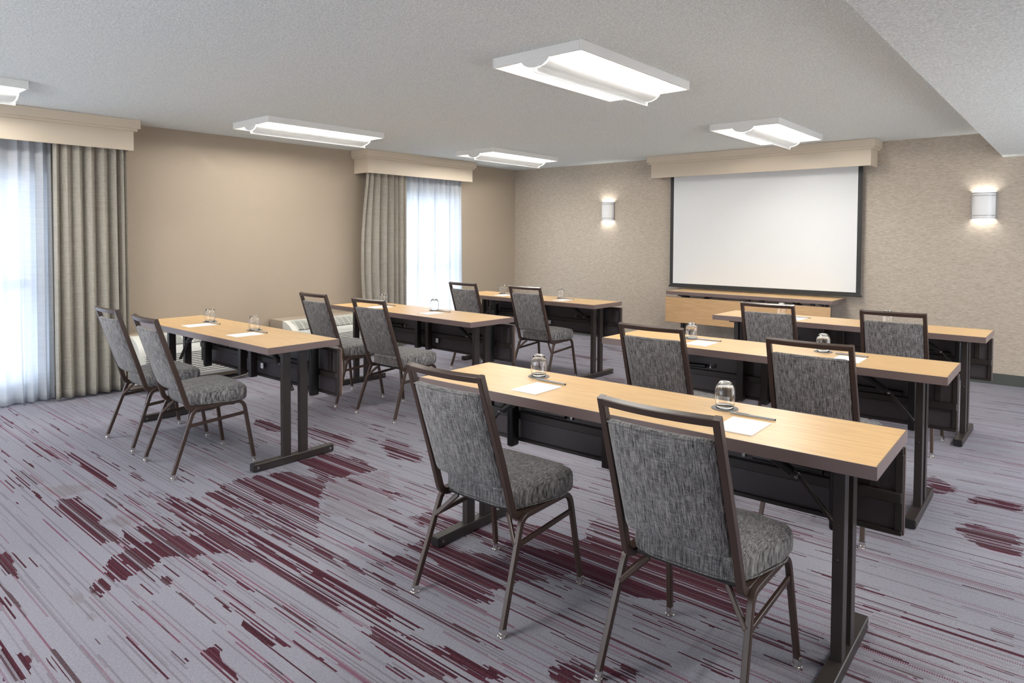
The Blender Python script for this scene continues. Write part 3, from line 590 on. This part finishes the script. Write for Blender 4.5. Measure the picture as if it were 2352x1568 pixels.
# ---------------------------------------------------------------- folding training tables
TL, TW, TT = 1.8806, .4811, .0389; TZ = .74
def make_table(front_oak=False):
    t = thing('folding_table', '', 'table', (0, 0, 0), 0, 'folding training tables with modesty panels')
    hx, hy = TL/2, TW/2
    bm = B_(); box(bm, -hx+.004, hx-.004, -hy+.004, hy-.004, TZ-.01, TZ); obj('tabletop', bm, M['oak'], t)
    bm = B_()
    for x0, x1, y0, y1 in ((-hx, hx, -hy, -hy+.004), (-hx, hx, hy-.004, hy), (-hx, -hx+.004, -hy+.004, hy-.004), (hx-.004, hx, -hy+.004, hy-.004)): box(bm, x0, x1, y0, y1, TZ-TT, TZ+.0003)
    box(bm, -hx+.004, hx-.004, -hy+.004, hy-.004, TZ-TT, TZ-.0101)
    obj('edge_band', bm, M['bedge'], t)
    # legs: two posts on a foot bar at each end
    for s in (-1, 1):
        xc = s*.805
        for (a, b) in ((-.078, -.026), (.038, .09)):
            bm = B_(); box(bm, xc-.017, xc+.017, a, b, .045, TZ-TT-.006, .002, 1)
            lathe(bm, [(.0055, 0), (.0055, .002), (.003, .004)], 10, loc=(xc, (a+b)/2, 0)) if False else None
            lg = obj('leg', bm, M['dark'], t)
            bm = B_(); lathe(bm, [(.006, 0), (.0055, .003), (.002, .0045)], 12); 
            bo = obj('bolt', bm, M['dark'], lg, smooth=True); bo.rotation_euler = (PI/2, 0, 0); bo.location = (xc, a, .37)
        bm = B_(); box(bm, xc-.025, xc+.025, -.268, .268, .003, .048, .003, 1); ft_ = obj('foot_bar', bm, M['dark'], t)
        bm = B_(); box(bm, xc-.0235, xc+.0235, -.272, -.262, .0045, .0465, .002, 1); box(bm, xc-.0235, xc+.0235, .262, .272, .0045, .0465, .002, 1); obj('end_cap', bm, M['plastic'], ft_)
        bm = B_()
        for y in (-.245, .245): 
            for sx in (-1, 1): box(bm, xc+sx*.025-(.003 if sx < 0 else 0), xc+sx*.025+(.003 if sx > 0 else 0), y-.006, y+.006, .02, .032, .002, 1)
        obj('screw', bm, M['steel'], ft_)
        # fold bracket under the top and strut down to the posts
        bm = B_(); box(bm, xc-.03, xc+.03, -.15, .15, TZ-TT-.02, TZ-TT-.0005, .003, 1); obj('top_bracket', bm, M['dark'], t)
        bm = B_(); tube(bm, [(xc-s*.36, .005, TZ-TT-.012), (xc-s*.17, .005, .60)], .03, .012, side=Vector((0, 1, 0)), rnd=.3)
        tube(bm, [(xc-s*.19, .005, .612), (xc-s*.14, .005, .578), (xc-s*.015, .005, .435)], .02, .012, side=Vector((0, 1, 0)), rnd=.3)
        st = obj('fold_strut', bm, M['dark'], t)
        bm = B_(); tube(bm, [(xc-s*.285, .005, .672), (xc-s*.165, .005, .592)], .036, round_=True, nseg=14); sl = obj('latch_sleeve', bm, M['plastic'], st, smooth=True, angle=40)
        bm = B_(); tube(bm, [(xc-s*.290, .005, .6752), (xc-s*.284, .005, .6715)], .0375, round_=True, nseg=14); obj('latch_ring', bm, M['red'], st, smooth=True, angle=40)
        bm = B_(); box(bm, xc-s*.150-.006, xc-s*.150+.006, -.012, .022, .577, .590, .003, 1); obj('latch_clip', bm, M['steel'], st)
    # modesty panel hanging from the far edge
    y0, y1 = hy+.004, hy+.026
    bm = B_(); box(bm, -.935, .935, y0, y1-.003, .374, .678, .002, 1); pn = obj('modesty_panel', bm, M['pedge'], t)
    bm = B_(); box(bm, -.932, .932, y1-.003, y1, .377, .675); obj('panel_veneer', bm, M['oakf'], pn)
    bm = B_(); box(bm, -.915, .915, y0-.002, y0, .392, .662); obj('panel_back', bm, M['panel'], pn)
    bm = B_(); box(bm, -.93, .93, y0-.016, y0-.0005, .376, .392, .002, 1); box(bm, -.93, .93, y0-.012, y0-.0005, .655, .676, .002, 1)
    box(bm, -.93, .93, y0-.026, y0-.001, .488, .525, .003, 1); obj('panel_rail', bm, M['dark'], pn)
    for s in (-1, 1):
        bm = B_(); box(bm, s*.92-.012, s*.92+.012, y0-.016, y0-.0006, .3925, .655, .002, 1); obj('panel_stile', bm, M['dark'], pn)
        bm = B_(); box(bm, s*.845-.016, s*.845+.016, y0-.014, y0-.0006, .5255, .655, .002, 1); obj('panel_stile', bm, M['dark'], pn)
    for xc in (-.205, -.055):
        bm = B_(); box(bm, xc-.012, xc+.028, y0-.075, y0-.0265, .372, .70, .002, 1); obj('channel', bm, M['dark'], pn)
    for s in (-1, 1):
        bm = B_(); box(bm, s*.735-.018, s*.735+.018, y0-.085, y0-.0265, .362, .70, .012, 3); obj('hinge_column', bm, M['plastic'], pn, smooth=True, angle=40)
        bm = B_(); tube(bm, [(s*.735-s*.05, y0-.035, .548), (s*.735-s*.30, y0-.035, .553)], .026, round_=True, nseg=12); tube(bm, [(s*.735-s*.30, y0-.035, .553), (s*.735-s*.325, y0-.035, .553)], .014, round_=True, nseg=10)
        obj('slide_bolt', bm, M['plastic'], pn, smooth=True, angle=40)
        bm = B_(); box(bm, s*.735-s*.335-.008, s*.735-s*.335+.008, y0-.045, y0-.025, .542, .560, .004, 2); box(bm, s*.735-s*.335-.005, s*.735-s*.335+.005, y0-.04, y0-.03, .560, .574, .003, 1); obj('bolt_catch', bm, M['steel'], pn)
    bm = B_(); box(bm, .02, .055, y0-.0275, y0-.0262, .44, .478); obj('sticker', bm, M['paper'], pn)
    return t
TABLES = {'L1': (2.16, -5.576, -.002), 'L2': (2.227, -3.951, -.033), 'L3': (2.183, -2.247, -.023), 'R1': (5.268, -5.507, .021), 'R2': (5.229, -3.926, .014), 'R3': (5.226, -2.254, -.008)}
TLAB = {'L1': 'wood-topped folding table nearest the window drape on the left, front row', 'L2': 'wood-topped folding table in the middle of the left column',
    'L3': 'wood-topped folding table at the far end of the left column, nearest the room corner', 'R1': 'wood-topped folding table in the right foreground, largest in the photo',
    'R2': 'wood-topped folding table in the middle of the right column', 'R3': 'wood-topped folding table in the third row at right, nearest the screen side'}
tb = make_table()
for k, n in enumerate(TABLES): x, y, a = TABLES[n]; place(tb, k == 0, TLAB[n], (x, y, 0), a)
place(tb, False, 'folding table against the back wall under the screen, wood panel facing the room', (3.752, -.262, 0), PI-.012)

# ---------------------------------------------------------------- chairs
def make_chair():
    t = thing('banquet_chair', '', 'chair', (0, 0, 0), 0, 'grey upholstered chairs at the tables')
    X = Vector((1, 0, 0))
    def arcpts(P, r, n=6):   # polyline with rounded corners
        P = [Vector(p) for p in P]; out = [P[0]]
        for a, b, c in zip(P, P[1:], P[2:]):
            d1 = (a-b).normalized(); d2 = (c-b).normalized(); ang = d1.angle(d2); q = min(r/math.tan(ang/2), (a-b).length*.49, (c-b).length*.49)
            s = b+d1*q; e = b+d2*q
            for i in range(n+1):
                u = i/n; out.append(s*(1-u)**2+b*2*u*(1-u)+e*u*u)
        out.append(P[-1]); return out
    for s in (-1, 1):
        rear = arcpts([(s*.226, -.240, .018), (s*.206, -.112, .374), (s*.206, .03, .378)], .055)
        front = arcpts([(s*.226, .234, .018), (s*.208, .180, .382), (s*.206, .03, .378)], .055)
        for P in (rear, front):
            bm = B_(); tube(bm, P, .019, .020, side=X, rnd=.22); lg = obj('leg', bm, M['brown'], t, smooth=True, angle=30)
            p = P[0]; bm = B_(); lathe(bm, [(.012, .016), (.0135, .012), (.0135, .005), (.017, .004), (.0175, 0)][::-1]+[], 16, loc=(p.x, p.y, .0005))
            lathe(bm, [(.0135, .014), (.0145, .020), (.0135, .030)], 16, loc=(p.x, p.y+(.003 if p.y < 0 else -.001), 0)); obj('glide', bm, M['chrome'], lg, smooth=True, angle=50)
        bm = B_(); tube(bm, [(s*.2135, -.138, .284), (s*.2115, .186, .306)], .012, .018, side=X, rnd=.22); obj('stretcher', bm, M['brown'], t)
    # back frame: two stiles and a bowed top rail
    bm = B_()
    for s in (-1, 1):
        P = arcpts([(s*.1795, -.3045, .911), (s*.1845, -.196, .575), (s*.187, -.135, .372), (s*.186, .05, .374)], .05, 7)
        tube(bm, P, .022, .026, side=X, rnd=.2)
    P = []
    for i in range(17):
        u = -1+2*i/16; P.append((u*.1695, -.3015-.018*(1-u*u), .8995))
    # rail section: 34 mm tall
    tube(bm, P, .0235, .0245, side=Vector((0, -.3, .95)).normalized(), rnd=.2)
    obj('back_frame', bm, M['brown'], t, smooth=True, angle=30)
    # seat frame under the cushion, with diagonal braces at the rear legs
    bm = B_()
    for y in (-.07, .12): box(bm, -.197, .197, y-.012, y+.012, .362, .378)
    for s in (-1, 1): tube(bm, [(s*.205, -.150, .285), (s*.13, -.10, .368)], .012, .018, side=Vector((0, 1, 0)), rnd=.4)
    obj('seat_frame', bm, M['brown'], t)
    # back cushion
    bm = B_(); L0, L1 = .482, .845
    def fb_(p):
        z = (L0+L1)/2+p.z; u = p.x/.171
        yl = -.1555-(z-.455)*(.3035-.158)/(.8985-.455)
        return Vector((p.x, yl - .018*(1-u*u) + p.y*(1+.55*(1-u*u)*(1-(p.z/.19)**2)), z))
    rbox(bm, .1705, .0165, .1825, .016, 16, 5, 18, fb_); bc = obj('backrest', bm, M['fabric'], t, smooth=True)
    # piping seam across the top of the back cushion
    bm = B_(); pts = []
    for i in range(17):
        u = -1+2*i/16; z = .838; yl = -.1555-(z-.455)*(.3035-.158)/(.8985-.455); pts.append((u*.166, yl-.018*(1-u*u)-.0145, z))
    tube(bm, pts, .005, round_=True, nseg=6); obj('seam_piping', bm, M['fabric'], bc, smooth=True)
    # seat cushion: wider in front, crowned
    bm = B_()
    def fs_(p):
        v = (p.y+.1725)/.345; wx = .176+.05*min(1, v*1.5)
        x = p.x/.2*wx; y = p.y+.043
        up_ = max(0, min(1, p.z/.047)); up_ = up_*up_*(3-2*up_)
        cr = .016*(1-(p.x/.2)**2)*(1-(p.y/.1725)**4)*up_
        fr = -.012*max(0, (p.y/.1725))**4*(abs(p.x)/.2)**4
        z = .4285+p.z*1.02+cr-.010*up_*(1-min(1, v*2.2))**2
        y -= .02*(abs(p.x)/.2)**5*(1 if p.y > 0 else -.4)*abs(p.y)/.1725
        return Vector((x, y, z))
    rbox(bm, .2, .1725, .047, .030, 20, 18, 8, fs_); sc_ = obj('seat', bm, M['fabric'], t, smooth=True)
    bm = B_(); pts = []
    for i in range(60):
        a = 2*PI*i/60; cx_, sy = math.cos(a), math.sin(a); q = 5.
        px = .2*math.copysign(abs(cx_)**(2/q), cx_); py = .1725*math.copysign(abs(sy)**(2/q), sy)
        v = fs_(Vector((px, py, -.02))); pts.append((v.x, v.y, .392))
    tube(bm, pts, .005, side=Vector((0, 0, 1)), closed=True, round_=True, nseg=6); obj('seat_piping', bm, M['fabric'], sc_, smooth=True)
    bm = B_(); box(bm, -.165, .165, -.12, .18, .377, .390, .004, 1); obj('seat_pan', bm, M['plastic'], t)
    return t
ch = make_chair()
CH = [('L1', 1.827, -5.920, -.7, 'charcoal upholstered chair at the front-left table, nearer the window drape'),
      ('L1', 2.531, -5.952, -3.2, 'charcoal upholstered chair at the front-left table, farther from the window drape'),
      ('L2', 1.840, -4.405, -1.0, 'charcoal chair at the middle-left table, nearer the left wall'),
      ('L2', 2.560, -4.405, 0.5, 'charcoal chair at the middle-left table, nearer the centre aisle'),
      ('L3', 1.815, -2.655, 0.0, 'charcoal chair at the far-left table, in front of the sheer curtain'),
      ('L3', 2.605, -2.620, 0.5, 'charcoal chair at the far-left table, in front of the textured back wall'),
      ('R1', 4.912, -5.862, 0.3, 'large grey chair in the foreground, left of the pair at the nearest table'),
      ('R1', 5.740, -5.831, -0.2, 'large grey chair in the foreground, right of the pair at the nearest table'),
      ('R2', 4.875, -4.315, 1.0, 'grey chair at the middle-right table, left of its pair'),
      ('R2', 5.685, -4.315, 1.0, 'grey chair at the middle-right table, right of its pair'),
      ('R3', 4.905, -2.675, 1.0, 'grey chair at the third right-hand table, left one, in front of the wood panel'),
      ('R3', 5.705, -2.667, 1.0, 'grey chair at the third right-hand table, right of its pair')]
for k, (tn, x, y, a, lb) in enumerate(CH): place(ch, k == 0, lb, (x, y, 0), math.radians(a))

# ---------------------------------------------------------------- place settings
def make_glass():
    bm = B_()
    # upside-down tumbler: rim at z=0
    out = [(.0325, 0), (.0345, .012), (.0368, .030), (.0378, .048), (.0370, .064), (.0335, .079), (.0275, .0905), (.0215, .0975), (.0180, .0998)]
    inn = [(.0317, 0), (.0336, .012), (.0359, .030), (.0369, .048), (.0360, .063), (.0323, .077), (.0255, .0870), (.0170, .0915), (.0, .0925)]
    n = 40; R = []
    for r, z in out+[(0, .1)]: R.append([bm.verts.new((r*math.cos(2*PI*i/n), r*math.sin(2*PI*i/n), z)) for i in range(n)] if r > 0 else [bm.verts.new((0, 0, z))])
    Q = []
    for r, z in inn: Q.append([bm.verts.new((r*math.cos(2*PI*i/n), r*math.sin(2*PI*i/n), z)) for i in range(n)] if r > 0 else [bm.verts.new((0, 0, z))])
    def skin(A):
        for a, b in zip(A, A[1:]):
            for i in range(n):
                j = (i+1) % n
                if len(b) == 1: bm.faces.new((a[i], a[j], b[0]))
                else: bm.faces.new((a[i], a[j], b[j], b[i]))
    skin(R); skin(Q)
    for i in range(n): j = (i+1) % n; bm.faces.new((R[0][i], Q[0][i], Q[0][j], R[0][j]))
    return tag(obj('drinking_glass', bm, M['glass'], smooth=True), '', 'glass', 'upturned drinking glasses')
def make_coaster():
    bm = B_(); lathe(bm, [(.047, 0), (.0495, .0006), (.0495, .002), (.0485, .0026)], 40); return tag(obj('coaster', bm, M['coaster'], smooth=True, angle=30), '', 'coaster', 'round grey coasters')
def make_paper():
    t = thing('note_pad', '', 'note pad', group='white note pads'); bm = B_(); box(bm, -.067, .067, -.094, .094, 0, .003); obj('sheet', bm, M['paper'], t)
    bm = B_()
    for i in range(9): box(bm, -.026+i*.006, -.0225+i*.006, -.084, -.0795, .00305, .0032)
    obj('printed_mark', bm, M['print'], t); return t
def make_pen():
    t = thing('pen', '', 'pen', group='grey pens')
    def cyl(name, m, a, b, r0_, r1_, ):
        bm = B_(); lathe(bm, [(r0_*.7, 0), (r0_, .001), (r1_, b-a-.001), (r1_*.7, b-a)], 16); o = obj(name, bm, m, t, smooth=True, angle=40); o.rotation_euler = (0, PI/2, 0); o.location = (a, 0, .0046); return o
    cyl('barrel', M['pen'], -.032, .080, .0042, .0038); cp = cyl('cap', M['pen'], -.082, -.030, .0040, .0046)
    bm = B_(); box(bm, -.055, -.012, -.0014, .0014, .0088, .0102, .0006, 1); box(bm, -.056, -.052, -.0014, .0014, .006, .0102); obj('clip', bm, M['penw'], t)
    bm = B_(); lathe(bm, [(.0039, 0), (.0036, .003), (.002, .0035)], 14); o = obj('end_plug', bm, M['plastic'], t, smooth=True, angle=40); o.rotation_euler = (0, PI/2, 0); o.location = (.0795, 0, .0046)
    return t
SET = [ # table, coaster(x,y), pad(x,y), pen(x,y,angle), words
 ('L1', (-.478, .092), (-.332, -.057), (-.345, .064, -1), 'front-left table, left setting'),
 ('L1', (.190, .083), (.345, -.066), (.312, .061, -1), 'front-left table, right setting'),
 ('L2', (-.600, .108), (-.44, -.05), (-.49, .098, 0), 'middle-left table, left setting'),
 ('L2', (.118, .118), (.262, -.045), (.245, .112, 0), 'middle-left table, right setting'),
 ('L3', (-.535, .088), (-.385, -.06), (-.41, .075, 0), 'far-left table, left setting'),
 ('L3', (.285, .092), (.425, -.060), (.393, .071, -1), 'far-left table, right setting'),
 ('R1', (-.529, .124), (-.387, -.081), (-.410, .054, -3), 'nearest right-hand table, left setting'),
 ('R1', (.356, .117), (.495, -.079), (.481, .059, 0), 'nearest right-hand table, right setting'),
 ('R2', (-.482, .092), (-.350, -.05), (-.368, .087, 3), 'middle-right table, left setting'),
 ('R2', (.298, .126), (.470, -.04), (.455, .088, 0), 'middle-right table, right setting'),
 ('R3', (-.50, .12), (-.33, -.06), (-.325, .045, 0), 'third right-hand table, left setting'),
 ('R3', (.29, .12), (.45, -.05), (.44, .07, 0), 'third right-hand table, right setting')]
gl, co, pa, pe = make_glass(), make_coaster(), make_paper(), make_pen()
for k, (tn, cxy, pxy, q, wd) in enumerate(SET):
    x, y, a = TABLES[tn]
    def W(p, z): return (x+p[0]*math.cos(a)-p[1]*math.sin(a), y+p[0]*math.sin(a)+p[1]*math.cos(a), z)
    place(co, k == 0, 'grey coaster under the glass on the ' + wd, W(cxy, TZ+.0003), a)
    place(gl, k == 0, 'upturned clear glass on the ' + wd, W(cxy, TZ+.0031), a+random.random())
    place(pa, k == 0, 'white note pad on the ' + wd, W(pxy, TZ+.0003), a)
    place(pe, k == 0, 'grey pen on the ' + wd, W(q[:2], TZ+.0003), a+math.radians(q[2]))
